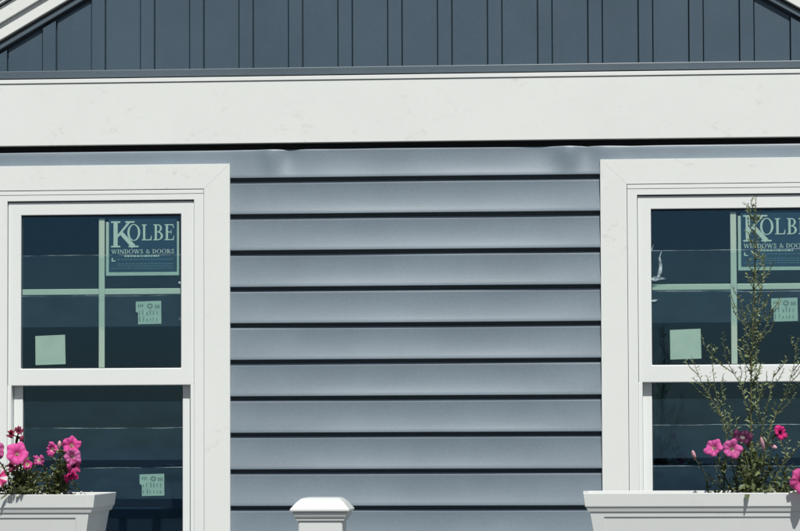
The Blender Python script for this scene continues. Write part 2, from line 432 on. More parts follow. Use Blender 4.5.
# ------------------------------------------------------------------ lettering for the glass stickers
def quadline(a, b, wa, wb=None):
    a = Vector(a); b = Vector(b); wb = wa if wb is None else wb
    d = (b - a).normalized(); n = Vector((-d.y, d.x))
    return [a - n * wa / 2, b - n * wb / 2, b + n * wb / 2, a + n * wa / 2]
def rect(x0, x1, y0, y1): return [(x0, y0), (x1, y0), (x1, y1), (x0, y1)]
def ring(cx, cy, rx, ry, ix, iy, a0, a1, n=16):
    out = []
    for k in range(n):
        t0 = R_(a0 + (a1 - a0) * k / n); t1 = R_(a0 + (a1 - a0) * (k + 1) / n)
        out.append([(cx + ix * math.cos(t0), cy + iy * math.sin(t0)), (cx + rx * math.cos(t0), cy + ry * math.sin(t0)),
                    (cx + rx * math.cos(t1), cy + ry * math.sin(t1)), (cx + ix * math.cos(t1), cy + iy * math.sin(t1))])
    return out
def poly(pts, w): return [quadline(pts[i], pts[i + 1], w) for i in range(len(pts) - 1)]
T, H = .17, .06
def glyph(ch):
    st = [rect(.10, .10 + T, 0, 1), rect(0, .38, 0, H), rect(0, .38, 1 - H, 1)]
    if ch == 'K': return st + [quadline((.25, .40), (.74, .96), .085), quadline((.40, .56), (.93, .02), .15, .18), rect(.58, .96, 1 - H, 1), rect(.72, 1.12, 0, H)], 1.08
    if ch == 'O': return ring(.50, .5, .50, .53, .33, .475, 0, 360, 26), 1.06
    if ch == 'L': return st + [rect(.1, .74, 0, H), [(.64, H), (.74, 0), (.78, .30), (.74, .30)]], .84
    if ch == 'E': return st + [rect(.1, .70, 0, H), rect(.1, .66, 1 - H, 1), rect(.2, .52, .48, .48 + H), [(.60, 0), (.70, 0), (.76, .28), (.72, .28)], [(.68, .75), (.72, .75), (.67, 1), (.58, 1)], rect(.49, .53, .36, .66)], .82
    if ch == 'B': return st + ring(.34, .755, .32, .245, .17, .19, -90, 90, 10) + ring(.34, .27, .40, .27, .23, .215, -90, 90, 10) + [rect(.2, .36, 0, H), rect(.2, .36, .49, .54), rect(.2, .36, 1 - H, 1)], .80
    if ch == 'D': return st + ring(.36, .5, .48, .5, .30, .44, -90, 90, 12) + [rect(.2, .38, 0, H), rect(.2, .38, 1 - H, 1)], .92
    if ch == 'R': return st + ring(.34, .75, .34, .25, .18, .19, -90, 90, 10) + [rect(.2, .36, .5, .55), rect(.2, .36, 1 - H, 1), quadline((.38, .52), (.76, .02), .17), rect(.64, .92, 0, H)], .88
    if ch == 'I': return st, .42
    if ch == 'N': return [rect(.12, .20, 0, 1), rect(.78, .86, 0, 1), quadline((.12, .98), (.82, .02), .17), rect(0, .3, 0, H), rect(0, .2, 1 - H, 1), rect(.66, .98, 1 - H, 1)], 1.0
    if ch == 'W': return [quadline((.12, 1), (.42, 0), .16), quadline((.42, 0), (.66, .95), .07), quadline((.62, 1), (.92, 0), .16), quadline((.92, 0), (1.2, 1), .07), rect(0, .3, 1 - H, 1), rect(1.06, 1.34, 1 - H, 1)], 1.32
    if ch == 'S': return poly([(.60, .78), (.50, .93), (.32, .96), (.16, .86), (.16, .70), (.32, .57), (.50, .46), (.60, .30), (.54, .12), (.36, .04), (.18, .08), (.08, .26)], .13), .72
    if ch == '&': return poly([(.92, .48), (.78, .22), (.52, .04), (.26, .05), (.12, .22), (.20, .42), (.46, .58), (.58, .76), (.50, .93), (.36, .93), (.28, .78), (.42, .54), (.90, .02)], .10), 1.0
    return [], .4
def text(mb, s, x, z, h, width, y, mi):
    gl = [glyph(c) for c in s]; tot = sum(w for _, w in gl) + .06 * (len(s) - 1)
    sx = width / tot
    for polys, w in gl:
        for pi, p in enumerate(polys):
            q = [Vector(v) for v in p]
            ar = sum(q[i].x * q[(i + 1) % len(q)].y - q[(i + 1) % len(q)].x * q[i].y for i in range(len(q)))
            if ar < 0: q.reverse()
            mb.face([(x + v.x * sx, y - (pi % 9) * .00004, z + v.y * h) for v in q], mi)
        x += (w + .06) * sx

# ------------------------------------------------------------------ windows
def rframe(mb, xo0, xo1, zo0, zo1, xi0, xi1, zi0, zi1, y0, y1, mi=0):
    mb.prism([(xo0, zo0), (xi0, zi0), (xi0, zi1), (xo0, zo1)], y0, y1, mi); mb.prism([(xi1, zi0), (xo1, zo0), (xo1, zo1), (xi1, zi1)], y0, y1, mi)
    mb.prism([(xi0, zi1), (xi1, zi1), (xo1, zo1), (xo0, zo1)], y0, y1, mi); mb.prism([(xo0, zo0), (xo1, zo0), (xi1, zi0), (xi0, zi0)], y0, y1, mi)
def loopframe(mb, outer, inner, y0, y1, mi=0):
    """rectangular frame as one closed ring: outer and inner = (x0, x1, z0, z1)"""
    def c(r): return [(r[0], r[2]), (r[1], r[2]), (r[1], r[3]), (r[0], r[3])]
    O, I = c(outer), c(inner); b = len(mb.v)
    for y in (y0, y1):
        for p in O + I: mb.v.append((p[0], y, p[1]))
    for k in range(4):
        j = (k + 1) % 4
        for f in ((k, j, 4 + j, 4 + k), (8 + j, 8 + k, 12 + k, 12 + j), (j, k, 8 + k, 8 + j), (4 + k, 4 + j, 12 + j, 12 + k)):
            mb.f.append(tuple(b + i for i in f)); mb.m.append(mi); mb.c.append(None)
GU = (.2845, 1.5075, 2.0490)                    # upper glass: half width, bottom, top
GL = (.2845, .8600, 1.4750)                     # lower glass
def film(name, parent, cx, z0, z1, y, mat, seed, hw=.2835, edge=True):
    mb = MB(); nx, nz = 48, 5
    def f(x, z): return .0009 * noise.noise(Vector((x * 6 + seed, z * 14, seed)))
    def zt(x): return .0035 * noise.noise(Vector((x * 2.2, seed * 3.3, 1))) + .002 * noise.noise(Vector((x * 9, seed * 1.3, 5)))
    rows = []
    for j in range(nz + 1):
        u = j / nz
        rows.append([(cx - hw + 2 * hw * i / nx, y + f(-hw + 2 * hw * i / nx, z0 + (z1 - z0) * u), z0 + (z1 - z0) * u + u * zt(-hw + 2 * hw * i / nx)) for i in range(nx + 1)])
    mb.grid(rows, 0)
    if edge:
        rows = []
        for j, (dy, dz) in enumerate(((-.0006, -.0022), (-.0016, -.0002), (-.0010, .0010))):
            row = []
            for i in range(nx + 1):
                x = -hw + 2 * hw * i / nx
                wv = .55 + .9 * max(0, noise.noise(Vector((x * 7 + seed, seed, 2))))
                row.append((cx + x, y + f(x, z1) + dy, z1 + zt(x) + dz * wv))
            rows.append(row)
        mb.grid(rows, 1)
    o = mb.build(name, [mat, M['film_edge']], parent, smooth=True); return o
def label_paper(parent, x0, x1, z0, z1, y, printed, seed):
    rnd = random.Random(seed); mb = MB(); w = x1 - x0; h = z1 - z0
    if printed:     # lower left corner notched, with rows of small print
        mb.face([(x0 + .09 * w, y, z0), (x1, y, z0 + .02 * h), (x1 - .01 * w, y, z1 + .03 * h), (x0, y, z1), (x0, y, z0 + .56 * h), (x0 + .09 * w, y, z0 + .50 * h)])
        mb_y = y - .0006
        for p in ring((x0 + x1) / 2 + .05 * w, z0 + .80 * h, .12 * w, .12 * h, .06 * w, .05 * h, 0, 360, 10): mb.face([(a, mb_y, b) for a, b in p], 1)
        for a in range(6):
            for r_ in range(2):
                xx = x0 + w * (.14 + .135 * a + rnd.uniform(-.02, .02)); hh = h * rnd.uniform(.12, .24); zz = z0 + h * (.12 + .28 * r_)
                mb.face([(xx, mb_y, zz), (xx + w * rnd.uniform(.02, .06), mb_y, zz), (xx + w * .045, mb_y, zz + hh), (xx, mb_y, zz + hh)], 1)
        for a in range(3):
            xx = x0 + w * (.08 + .08 * a); mb.face([(xx, mb_y, z1 - .24 * h), (xx + .05 * w, mb_y, z1 - .24 * h), (xx + .06 * w, mb_y, z1 - .12 * h), (xx + .01 * w, mb_y, z1 - .12 * h)], 1)
            xx = x0 + w * (.74 + .07 * a); mb.face([(xx, mb_y, z1 - .30 * h), (xx + .05 * w, mb_y, z1 - .30 * h), (xx + .05 * w, mb_y, z1 - .15 * h), (xx, mb_y, z1 - .15 * h)], 1)
    else:
        mb.face([(x0, y, z0 - .03 * h), (x1, y, z0), (x1 - .02 * w, y, z1 + .02 * h), (x0 - .01 * w, y, z1 - .02 * h)])
    return mb.build('sticker', [M['paper'], M['ink']], parent)
def brand_sticker(parent, cx):
    x0, x1, z0, z1 = cx + .016, cx + .2755, 1.834, 2.036
    y = .0006
    mb = MB()
    mb.face([(x0 + .010, y, z0 + .012), (x1 - .007, y, z0 + .012), (x1 - .007, y, z1), (x0 + .010, y, z1)], 1)
    for r in ((x0, x0 + .010, z0, z1 - .012), (x1 - .007, x1, z0, z1 - .012), (x0 + .010, x1 - .007, z0, z0 + .012)):
        mb.face([(r[0], y, r[2]), (r[1], y, r[2]), (r[1], y, r[3]), (r[0], y, r[3])], 0)
    yl = y - .0005
    text(mb, 'K', cx + .034, 1.934, .092, .094, yl, 2)
    text(mb, 'OLBE', cx + .092, 1.958, .056, .170, yl - .0005, 2)
    text(mb, 'WINDOWS & DOORS', cx + .035, 1.9115, .0150, .224, yl, 2)
    rnd = random.Random(3)
    def dashes(xa, xb, z, h, mi):               # print too small to read in the photograph
        x = xa
        while x < xb:
            l = rnd.uniform(.004, .013); e = min(x + l, xb); mb.face([(x, yl, z), (e, yl, z), (e, yl, z + h), (x, yl, z + h)], mi); x = e + .0028
    dashes(cx + .082, cx + .205, 1.9000, .0052, 2)
    for zz in (1.8895, 1.8740, 1.8665): dashes(cx + .056, cx + .255, zz, .0028, 3)
    dashes(cx + .035, cx + .255, 1.8585, .0026, 3)
    mb.face([(cx + .036, yl, 1.884), (cx + .041, yl, 1.884), (cx + .041, yl, 1.897), (cx + .036, yl, 1.897)], 2)
    mb.face([(cx + .041, yl, 1.884), (cx + .050, yl, 1.884), (cx + .050, yl, 1.888), (cx + .041, yl, 1.888)], 2)
    return mb.build('sticker', [M['paper'], M['navy'], M['letter'], M['fine']], parent)

def make_window(cx, side):
    w = empty('window', (cx, 0, 1.45), house)
    w['label'] = ('white double-hung window with a plain square label at lower left of its top sash' if side == 'l'
                  else 'white double-hung window with torn clear film at its left edge, weed in front')
    FB = .74
    # casing boards, mitred
    e = .0001
    for P in ([(cx - CO, FB), (cx - CI, FB), (cx - CI, ZH - e), (cx - CO, ZT - e)], [(cx + CI, FB), (cx + CO, FB), (cx + CO, ZT - e), (cx + CI, ZH - e)],
              [(cx - CI + e, ZH + e), (cx + CI - e, ZH + e), (cx + CO - e, ZT), (cx - CO + e, ZT)]):
        mb = MB(); mb.prism(P, -.0240, .009); mb.build('casing_board', M['trim'], w, bevel=.0007)
    mb = MB(); mb.box(cx - CO - .02, cx + CO + .02, -.055, .009, .695, .7395); mb.build('sill', M['trim'], w, bevel=.003)
    # frame: slightly back from the casing, running back through the wall
    mb = MB(); loopframe(mb, (cx - CI + .0016, cx + CI - .0016, .7405, ZH - .0170), (cx - .3320, cx + .3320, .775, 2.0985), -.0208, .124)
    mb.build('frame', M['frame'], w, bevel=.0014)
    mb = MB(); mb.box(cx - CI + .0016, cx + CI - .0016, -.0222, .110, ZH - .0160, ZH - .0022); mb.build('head_strip', M['frame'], w, bevel=.0010)
    # tracks beside the lower sash
    for a, b in ((-.3316, -.3180), (.3180, .3316)):
        mb = MB(); mb.box(cx + a, cx + b, -.0122, .10, .7755, 1.4485); mb.build('jamb_track', M['frame'], w, bevel=.0010)
    # upper sash
    mb = MB(); loopframe(mb, (cx - .3305, cx + .3305, 1.4470, 2.0945), (cx - GU[0], cx + GU[0], GU[1], GU[2]), -.0122, .020)
    us = mb.build('upper_sash', M['frame'], w, bevel=.0030, seg=3)
    mb = MB(); loopframe(mb, (cx - .3170, cx + .3170, .7760, 1.5055), (cx - GL[0], cx + GL[0], GL[1], GL[2]), .0240, .055)
    ls = mb.build('lower_sash', M['frame'], w, bevel=.0030, seg=3)
    mb = MB(); mb.box(cx - GU[0] - .004, cx + GU[0] + .004, -.0030, -.0015, GU[1] - .004, GU[2] + .004); mb.build('glass_pane', M['glass'], w)
    mb = MB(); mb.box(cx - GL[0] - .004, cx + GL[0] + .004, .0330, .0345, GL[1] - .004, GL[2] + .004); mb.build('glass_pane', M['glass'], w)
    # near-black border round each pane, wider along the top
    for (g_, yy) in ((GU, -.0033), (GL, .0327)):
        mb = MB(); loopframe(mb, (cx - g_[0] + .0001, cx + g_[0] - .0001, g_[1] + .0001, g_[2] - .0001), (cx - g_[0] + .0030, cx + g_[0] - .0030, g_[1] + .003, g_[2] - .0055), yy - .001, yy)
        mb.build('pane_border', M['sheath'], w)
    # grille between the panes
    zc = 1.778
    mb = MB(); mb.box(cx - .0105, cx + .0105, .0035, .0095, GU[1] - .002, 2.0375); mb.build('grille_bar', M['grille'], w, bevel=.002)
    for a, b in ((-.2845, -.0108), (.0108, .2845)):
        mb = MB(); mb.box(cx + a, cx + b, .0037, .0093, zc - .0105, zc + .0105); mb.build('grille_bar', M['grille'], w, bevel=.002)
    # what is stuck to the glass
    brand_sticker(w, cx)
    q = .006 if side == 'r' else 0
    label_paper(w, cx + .122 + q, cx + .213 + q, 1.662 - q, 1.742 - q, .0004, True, 1)
    label_paper(w, cx - .2345 + 2.3 * q, cx - .1275 + 2.3 * q, 1.5235 + q, 1.6250 + q, .0004, False, 2)
    if side == 'l': label_paper(w, cx + .130, cx + .218, 1.058, 1.134, .0355, True, 4)
    s = 3.1 if side == 'l' else 8.7
    film('film_strip', w, cx, 1.758, 1.9060, -.0046, M['film_faint'], s)
    film('film_strip', w, cx, 1.6540, 1.7610, -.0050, M['film'], s + 1)
    film('film_strip', w, cx, 1.1850, 1.2990, .0310, M['film'], s + 2)
    film('film_strip', w, cx, 1.0480, 1.1580, .0314, M['film'], s + 3)
    film('film_strip', w, cx, 1.2990, 1.3920, .0314, M['film_faint'], s + 4, edge=False)
    if side == 'r':                             # torn, curled bits of film along the left edge of the glass
        for (pts, wd) in (([(-.280, 1.800), (-.266, 1.806), (-.256, 1.824), (-.252, 1.852), (-.256, 1.882), (-.249, 1.902)], (.004, .020, .017, .010, .006, .002)),
                          ([(-.282, 1.811), (-.264, 1.806), (-.246, 1.809), (-.232, 1.805)], (.012, .018, .010, .002)),
                          ([(-.282, 1.733), (-.270, 1.731), (-.258, 1.736)], (.010, .008, .002)),
                          ([(-.283, 1.905), (-.276, 1.926)], (.004, .002))):
            mb = MB(); rows = [[], [], []]
            for k, ((x, z), ww) in enumerate(zip(pts, wd)):
                for q, t in enumerate((-.5, 0, .5)): rows[q].append((cx + x + t * ww, -.0075 - .006 * abs(t) - .003 * math.sin(k * 2.1 + t * 3), z + t * ww * .8))
            mb.grid(rows); mb.build('film_scrap', M['film_torn'], w, smooth=True)
    else:
        for (x, z) in ((.2775, 1.806), (.2790, 1.679)):
            mb = MB(); mb.grid([[(cx + x - .005, -.006, z - .003), (cx + x, -.009, z + .001), (cx + x + .0035, -.006, z - .006)], [(cx + x - .002, -.007, z + .003), (cx + x + .001, -.008, z + .006), (cx + x + .004, -.006, z + .004)]])
            mb.build('film_scrap', M['film_torn'], w)
    return w
make_window(WIN[0], 'l'); make_window(WIN[1], 'r')

# ------------------------------------------------------------------ porch railing with the capped post
rail = empty('porch_railing', (-.5766, -3.30, 0), None, 'white porch railing whose square post with a pyramid cap stands between the planters', 'railing')
def lathe_square(mb, cx, cy, prof):             # (half width, z) rings of a square section
    rows = [[(cx + sx * h, cy + sy * h, z) for sx, sy in ((-1, -1), (1, -1), (1, 1), (-1, 1))] for h, z in prof]
    mb.grid(rows, 0, True)
    mb.face(rows[-1]); mb.face(list(reversed(rows[0])))
def make_post(px, py):
    mb = MB(); mb.box(px - .049, px + .049, py - .049, py + .049, 0, 1.0760)
    p = mb.build('post', M['post'], rail, bevel=.004, seg=3)
    mb = MB()
    lathe_square(mb, px, py, [(.0515, 1.0735), (.0530, 1.0750), (.0530, 1.0785), (.0545, 1.0800), (.0575, 1.0835), (.0595, 1.0880), (.0600, 1.0935)])
    mb.build('cap_collar', M['post'], p, bevel=.0010)
    mb = MB()
    prof = [(.0610, 1.0942), (.0645, 1.0946), (.0655, 1.0960), (.0655, 1.0995)]
    for k in range(1, 8):
        a = k / 7; prof.append((.0650 - .0275 * a, 1.0998 + .0245 * math.sin(a * math.pi / 2 * .92)))
    prof += [(.0340, 1.1246), (.004, 1.1254)]
    lathe_square(mb, px, py, prof)
    mb.build('cap', M['post'], p, bevel=.0012)
for x in (-.5766, XC - 1.93, XC + 1.93): make_post(x, -3.300)
for a, b in ((XC - 1.88, -.6266), (-.5266, XC + 1.88)):
    mb = MB(); mb.box(a, b, -3.335, -3.265, .880, .930); mb.build('top_rail', M['post'], rail, bevel=.006)
    mb = MB(); mb.box(a, b, -3.325, -3.275, .080, .130); mb.build('bottom_rail', M['post'], rail, bevel=.006)
    n = 11
    for k in range(n):
        x = a + (b - a) * (k + .5) / n
        mb = MB(); mb.box(x - .019, x + .019, -3.319, -3.281, .131, .879); mb.build('baluster', M['post'], rail, bevel=.003)

# ------------------------------------------------------------------ planters
def planter(x0, x1, label):
    yb, yf = -3.150, -3.415; zt = 1.1345
    root = empty('flower_box', ((x0 + x1) / 2, (yb + yf) / 2, .931), None, label, 'planter', 'flower boxes on the railing')
    def loop(ins, z): return [(x0 + ins, yf + ins, z), (x1 - ins, yf + ins, z), (x1 - ins, yb - ins * .4, z), (x0 + ins, yb - ins * .4, z)]
    mb = MB()                                   # rim, flared
    rows = [loop(.010, zt - .040), loop(.0062, zt - .0300), loop(.0040, zt - .0290), loop(0, zt), loop(.012, zt), loop(.014, zt - .006), loop(.016, zt - .04)]
    mb.grid([r for r in rows], 0, True)
    mb.build('rim', M['box'], root, bevel=.0016)
    mb = MB()
    za, zb = zt - .0365, .9315
    def ins(z): return .0115 + (za - z) * .19
    rows = [loop(ins(za) + .003, za), loop(ins(zb), zb)]
    # back and sides, front with a sunk panel
    A, B = rows
    for i, j in ((1, 2), (2, 3), (3, 0)): mb.face([B[i], B[j], A[j], A[i]])
    mb.face(list(reversed(B)))
    def fp(x, z, d=0): return (x, yf + ins(z) + d, z)
    zi1, zi0 = za - .0145, zb + .03; xi0, xi1 = x0 + .045, x1 - .045
    O = [fp(x0 + ins(zb), zb), fp(x1 - ins(zb), zb), fp(x1 - ins(za) - .003, za), fp(x0 + ins(za) + .003, za)]
    I = [fp(xi0, zi0), fp(xi1, zi0), fp(xi1, zi1), fp(xi0, zi1)]; Q = [fp(xi0 + .001, zi0 + .001, .0022), fp(xi1 - .001, zi0 + .001, .0022), fp(xi1 - .001, zi1 - .001, .0022), fp(xi0 + .001, zi1 - .001, .0022)]
    for k in range(4):
        j = (k + 1) % 4; mb.face([O[k], O[j], I[j], I[k]]); mb.face([I[k], I[j], Q[j], Q[k]])
    mb.face(Q)
    mb.build('body', M['box'], root)
    mb = MB(); n, mm = 60, 12; rows = []
    for j in range(mm + 1):
        rows.append([(x0 + .0175 + (x1 - x0 - .035) * i / n, yf + .0175 + (yb - yf - .026) * j / mm,
                      1.117 + .010 * noise.noise(Vector((i * .7, j * .9, x0)))) for i in range(n + 1)])
    mb.grid(rows); mb.build('soil', M['soil'], root, smooth=False)
    return root
BL = planter(-1.990, -1.065, 'white flower box at left edge of the photo, filled with pink petunias')
BR = planter(0.0, .925, 'white flower box at right, holding a tall weed above its petunias')
mb = MB(); rnd = random.Random(11)              # white perlite on the soil of the left box
for k in range(60):
    x = rnd.uniform(-1.34, -1.10); y = rnd.uniform(-3.38, -3.19); z = 1.130 + rnd.uniform(0, .009); r = rnd.uniform(.0015, .0042)
    pts = [Vector((x, y, z)) + Vector((rnd.uniform(.6, 1.2) * a, rnd.uniform(.6, 1.2) * b, rnd.uniform(.6, 1.2) * c)) * r for a, b, c in ((1, 0, 0), (-1, 0, 0), (0, 1, 0), (0, -1, 0), (0, 0, 1), (0, 0, -1))]
    for f in ((0, 2, 4), (2, 1, 4), (1, 3, 4), (3, 0, 4), (2, 0, 5), (1, 2, 5), (3, 1, 5), (0, 3, 5)): mb.face([pts[i] for i in f])
o = mb.build('perlite', M['perlite'], BL); o['kind'] = 'stuff'

# ------------------------------------------------------------------ plants
def flower_mesh(name, mat, rad, ruffle, seed, depth=.030):
    rnd = random.Random(seed); ph = [rnd.uniform(-.15, .15) for _ in range(5)]
    n = 40; mb = MB(); rows = []
    for t, (r, z) in enumerate(((.06, -depth), (.11, -depth * .5), (.15, -.010), (.24, -.0035), (.45, 0), (.72, .0015), (.92, .001), (1.0, -.002))):
        row = []
        for k in range(n):
            a = 2 * math.pi * k / n; lobe = .5 + .5 * math.cos(5 * a + ph[int(5 * k / n)] * 0)
            g_ = min(1, max(0, (r - .2) / .8))
            rr = rad * r * (1 - .17 * g_ * (1 - lobe) ** 1.6 + .05 * g_ * math.sin(a * 2 + seed))
            rr *= 1 + g_ * (.10 * noise.noise(Vector((math.cos(a) * 2.2, math.sin(a) * 2.2, seed * 1.7))) + .05 * noise.noise(Vector((math.cos(a) * 7, math.sin(a) * 7, seed))))
            zz = z + g_ * .006 * noise.noise(Vector((math.cos(a) * 1.6, math.sin(a) * 1.6, seed * .9 + 4))) + ruffle * g_ * (math.sin(10 * a + seed) * .45 + math.sin(3 * a + seed * 2.1) * .6) + .004 * g_ * (lobe - .5)
            row.append((rr * math.cos(a), rr * math.sin(a), zz))
        rows.append(row)
    mb.grid(rows, 0, True)
    return mb
def add_flower(plant, pos, face, kind, rad, seed, ruffle=.0025, roll=0.):
    mb = flower_mesh('flower', kind, rad, ruffle * 1.5, seed)
    o = mb.build('flower', M[kind], None, smooth=True)
    q = Vector(face).normalized().to_track_quat('Z', 'Y')
    o.matrix_basis = Matrix.Translation(pos) @ q.to_matrix().to_4x4() @ Matrix.Rotation(roll, 4, 'Z')
    adopt(o, plant)
    f = Vector(face).normalized(); b = Vector(pos) - f * .029
    c = MB(); c.tube([b - f * .012 + Vector((0, 0, -.004)), b - f * .004, b + f * .008], [.0016, .0032, .0034], 6, 0, (.10, .14, .05)); c.build('calyx', M['leaf'], o, smooth=True, tint=True)
    return b - f * .012 + Vector((0, 0, -.004))
def leaf(mb, base, d, up, L, Wd, col, curl=.25):
    d = Vector(d).normalized(); s = d.cross(Vector(up)).normalized(); u = s.cross(d)
    b = Vector(base)
    m1 = b + d * L * .42 + u * L * .10 * curl; m2 = b + d * L * .75 + u * L * .02; t = b + d * L - u * L * .22 * curl
    l1, r1 = m1 + s * Wd * .5 + u * Wd * .16, m1 - s * Wd * .5 + u * Wd * .16
    l2, r2 = m2 + s * Wd * .36 + u * Wd * .10, m2 - s * Wd * .36 + u * Wd * .10
    for f in ((b, m1, l1), (b, r1, m1), (m1, m2, l2, l1), (m1, r1, r2, m2), (m2, t, l2), (m2, r2, t)): mb.face(f, 0, col)
def green(rnd, pale=0.):
    k = rnd.uniform(.65, 1.65); y = rnd.random()
    return ((.105 + .04 * y + pale * .07) * k, (.145 + .025 * y + pale * .085) * k, (.055 + .008 * y + pale * .055) * k)
def arc(a, b, bow, n=6):
    a, b = Vector(a), Vector(b); return [a.lerp(b, k / n) + Vector(bow) * math.sin(math.pi * k / n) for k in range(n + 1)]

def petunia(base, label, flowers, blobs, nleaf, seed, stems_extra=()):
    rnd = random.Random(seed)
    p = empty('petunia_plant', base, None, label, 'petunia', 'petunias in the flower boxes')
    def stem(pts, r0, r1, n, c):
        mb = MB(); k_ = len(pts) - 1; mb.tube(pts, [r0 + (r1 - r0) * k / k_ for k in range(k_ + 1)], n, 0, c); mb.build('stem', M['leaf'], p, smooth=True, tint=True)
    for (pos, face, kind, rad, sd_, rf) in flowers:
        e = add_flower(p, pos, face, kind, rad, sd_, rf, rnd.uniform(0, 1.2))
        root = Vector(base) + Vector((rnd.uniform(-.05, .05), rnd.uniform(-.03, .03), 0)); root.x = root.x * .45 + e.x * .55
        pts = arc(root, e, (rnd.uniform(-.015, .015), -.012, .012)); stem(pts, .0024, .0013, 5, (.11, .15, .06))
        for q in pts[2:6]:
            for _ in range(2):
                a = rnd.uniform(0, 6.28); leaf_list.append((q, a))
    fol = MB()
    for (q, a) in leaf_list:
        leaf(fol, q, (math.cos(a), math.sin(a), rnd.uniform(-.1, .7)), (0, 0, 1), rnd.uniform(.012, .022), rnd.uniform(.006, .011), green(rnd, .2))
    leaf_list.clear()
    for (pos, face, col_, L) in stems_extra:     # buds
        f = Vector(face).normalized(); b = Vector(pos)
        bm_ = MB(); bm_.tube([b, b + f * L * .25, b + f * L * .55, b + f * L * .85, b + f * L], [.0018, .0034, .0048, .0034, .0006], 7)
        bm_.build('bud', M['bud'] if col_ is None else M[col_], p, smooth=True)
        root = Vector((b.x * .7 + base[0] * .3, base[1], base[2])); pts = arc(root, b, (.006, -.01, .01)); stem(pts, .002, .0011, 5, (.11, .14, .06))
        for q in pts[2:]:
            a = rnd.uniform(0, 6.28); leaf(fol, q, (math.cos(a), math.sin(a), .4), (0, 0, 1), rnd.uniform(.012, .02), .007, green(rnd, .2))
    wsum = sum(b[6] for b in blobs)
    for (cx, cy, cz, rx, ry, rz_, wgt) in blobs:
        for _ in range(int(nleaf * wgt / wsum)):
            while True:
                v = Vector((rnd.uniform(-1, 1), rnd.uniform(-1, 1), rnd.uniform(-1, 1)))
                if v.length < 1: break
            q = Vector((cx + v.x * rx, cy + v.y * ry, cz + v.z * rz_))
            d = Vector((v.x * .8 + rnd.uniform(-.7, .7), v.y * .6 - .25 + rnd.uniform(-.7, .7), v.z * .5 + rnd.uniform(-.3, .9)))
            leaf(fol, q, d, (rnd.uniform(-.4, .4), rnd.uniform(-.6, .1), 1), rnd.uniform(.010, .024), rnd.uniform(.005, .012), green(rnd, rnd.random() * .5), rnd.uniform(.1, .8))
            if rnd.random() < .22:
                r0 = Vector((cx + v.x * rx * .4, cy, base[2])); fol.tube(arc(r0, q, (rnd.uniform(-.01, .01), 0, .008), 4), [.0016, .0015, .0013, .0011, .0008], 4, 0, green(rnd, .6))
    o = fol.build('foliage', M['leaf'], p, tint=True); o['kind'] = 'stuff'
    return p
leaf_list = []

#PLANTS
# the left box: pink petunias, and a striped one cut by the picture's edge
petunia((-1.195, -3.285, 1.118), 'pink petunia cluster at the right end of the left flower box',
        [((-1.131, -3.34, 1.243), (.25, -1, .35), 'pink', .0215, 1, .004), ((-1.126, -3.35, 1.216), (.5, -1, .0), 'pink', .0205, 2, .004),
         ((-1.124, -3.345, 1.196), (.7, -.9, -.25), 'magenta', .0185, 3, .004), ((-1.131, -3.35, 1.172), (.3, -.6, -.9), 'magenta', .017, 4, .005),
         ((-1.178, -3.33, 1.233), (-.5, -.8, .1), 'pink', .0165, 5, .005), ((-1.207, -3.33, 1.210), (-.2, -.8, .5), 'pink', .014, 6, .006)],
        [(-1.185, -3.29, 1.150, .058, .07, .034, 5), (-1.160, -3.30, 1.195, .026, .04, .035, 2), (-1.225, -3.32, 1.150, .045, .05, .035, 3), (-1.235, -3.410, 1.137, .04, .012, .006, .5)], 350, 21,
        [((-1.165, -3.31, 1.235), (.1, -.2, 1), None, .018)])
petunia((-1.285, -3.29, 1.118), 'petunia at the left edge of the photo with a white-striped and dark red blooms',
        [((-1.250, -3.355, 1.226), (.3, -1, .45), 'pink', .0270, 7, .003), ((-1.303, -3.35, 1.229), (.3, -1, .1), 'magenta', .0240, 8, .004),
         ((-1.2585, -3.30, 1.276), (.3, -.6, .8), 'crimson', .0115, 9, .004), ((-1.275, -3.31, 1.268), (-.5, -.8, .3), 'crimson', .0100, 10, .004),
         ((-1.290, -3.375, 1.172), (.25, -1, .15), 'star', .0240, 12, .003), ((-1.262, -3.36, 1.195), (-.3, -1, -.4), 'crimson', .012, 13, .004),
         ((-1.228, -3.35, 1.200), (.3, -1, .2), 'pink', .012, 14, .005)],
        [(-1.275, -3.30, 1.150, .06, .07, .034, 5), (-1.335, -3.29, 1.160, .05, .06, .045, 3), (-1.245, -3.32, 1.175, .03, .04, .03, 1.5)], 360, 22,
        [((-1.255, -3.30, 1.250), (.4, -.2, 1), 'crimson', .016)])
# the right box
petunia((.345, -3.285, 1.118), 'petunia with two light pink blooms and a dark purple one under the weed',
        [((.284, -3.345, 1.232), (-.38, -1, .42), 'pink', .0215, 15, .003), ((.326, -3.350, 1.229), (.28, -1, .12), 'pink', .0225, 16, .003),
         ((.349, -3.325, 1.256), (.1, -.8, .75), 'purple', .0215, 17, .004), ((.432, -3.33, 1.264), (.45, -.9, .25), 'magenta', .0165, 18, .004)],
        [(.368, -3.30, 1.172, .030, .05, .060, 5), (.372, -3.31, 1.135, .040, .05, .022, 2), (.300, -3.30, 1.150, .026, .04, .045, .7), (.425, -3.29, 1.160, .03, .04, .05, 1.2), (.372, -3.408, 1.137, .035, .012, .006, .35)], 345, 23,
        [((.246, -3.33, 1.205), (-.35, -.4, 1), None, .024), ((.394, -3.34, 1.225), (-.25, -.5, 1), None, .034), ((.408, -3.34, 1.236), (.9, -.3, -.4), None, .016)])
petunia((.490, -3.30, 1.118), 'petunia at the right edge of the photo with one large magenta bloom',
        [((.466, -3.440, 1.161), (-.05, -1, .15), 'magenta', .0275, 19, .004)],
        [(.440, -3.30, 1.140, .034, .05, .022, 2), (.50, -3.30, 1.15, .05, .05, .035, 2)], 150, 24)

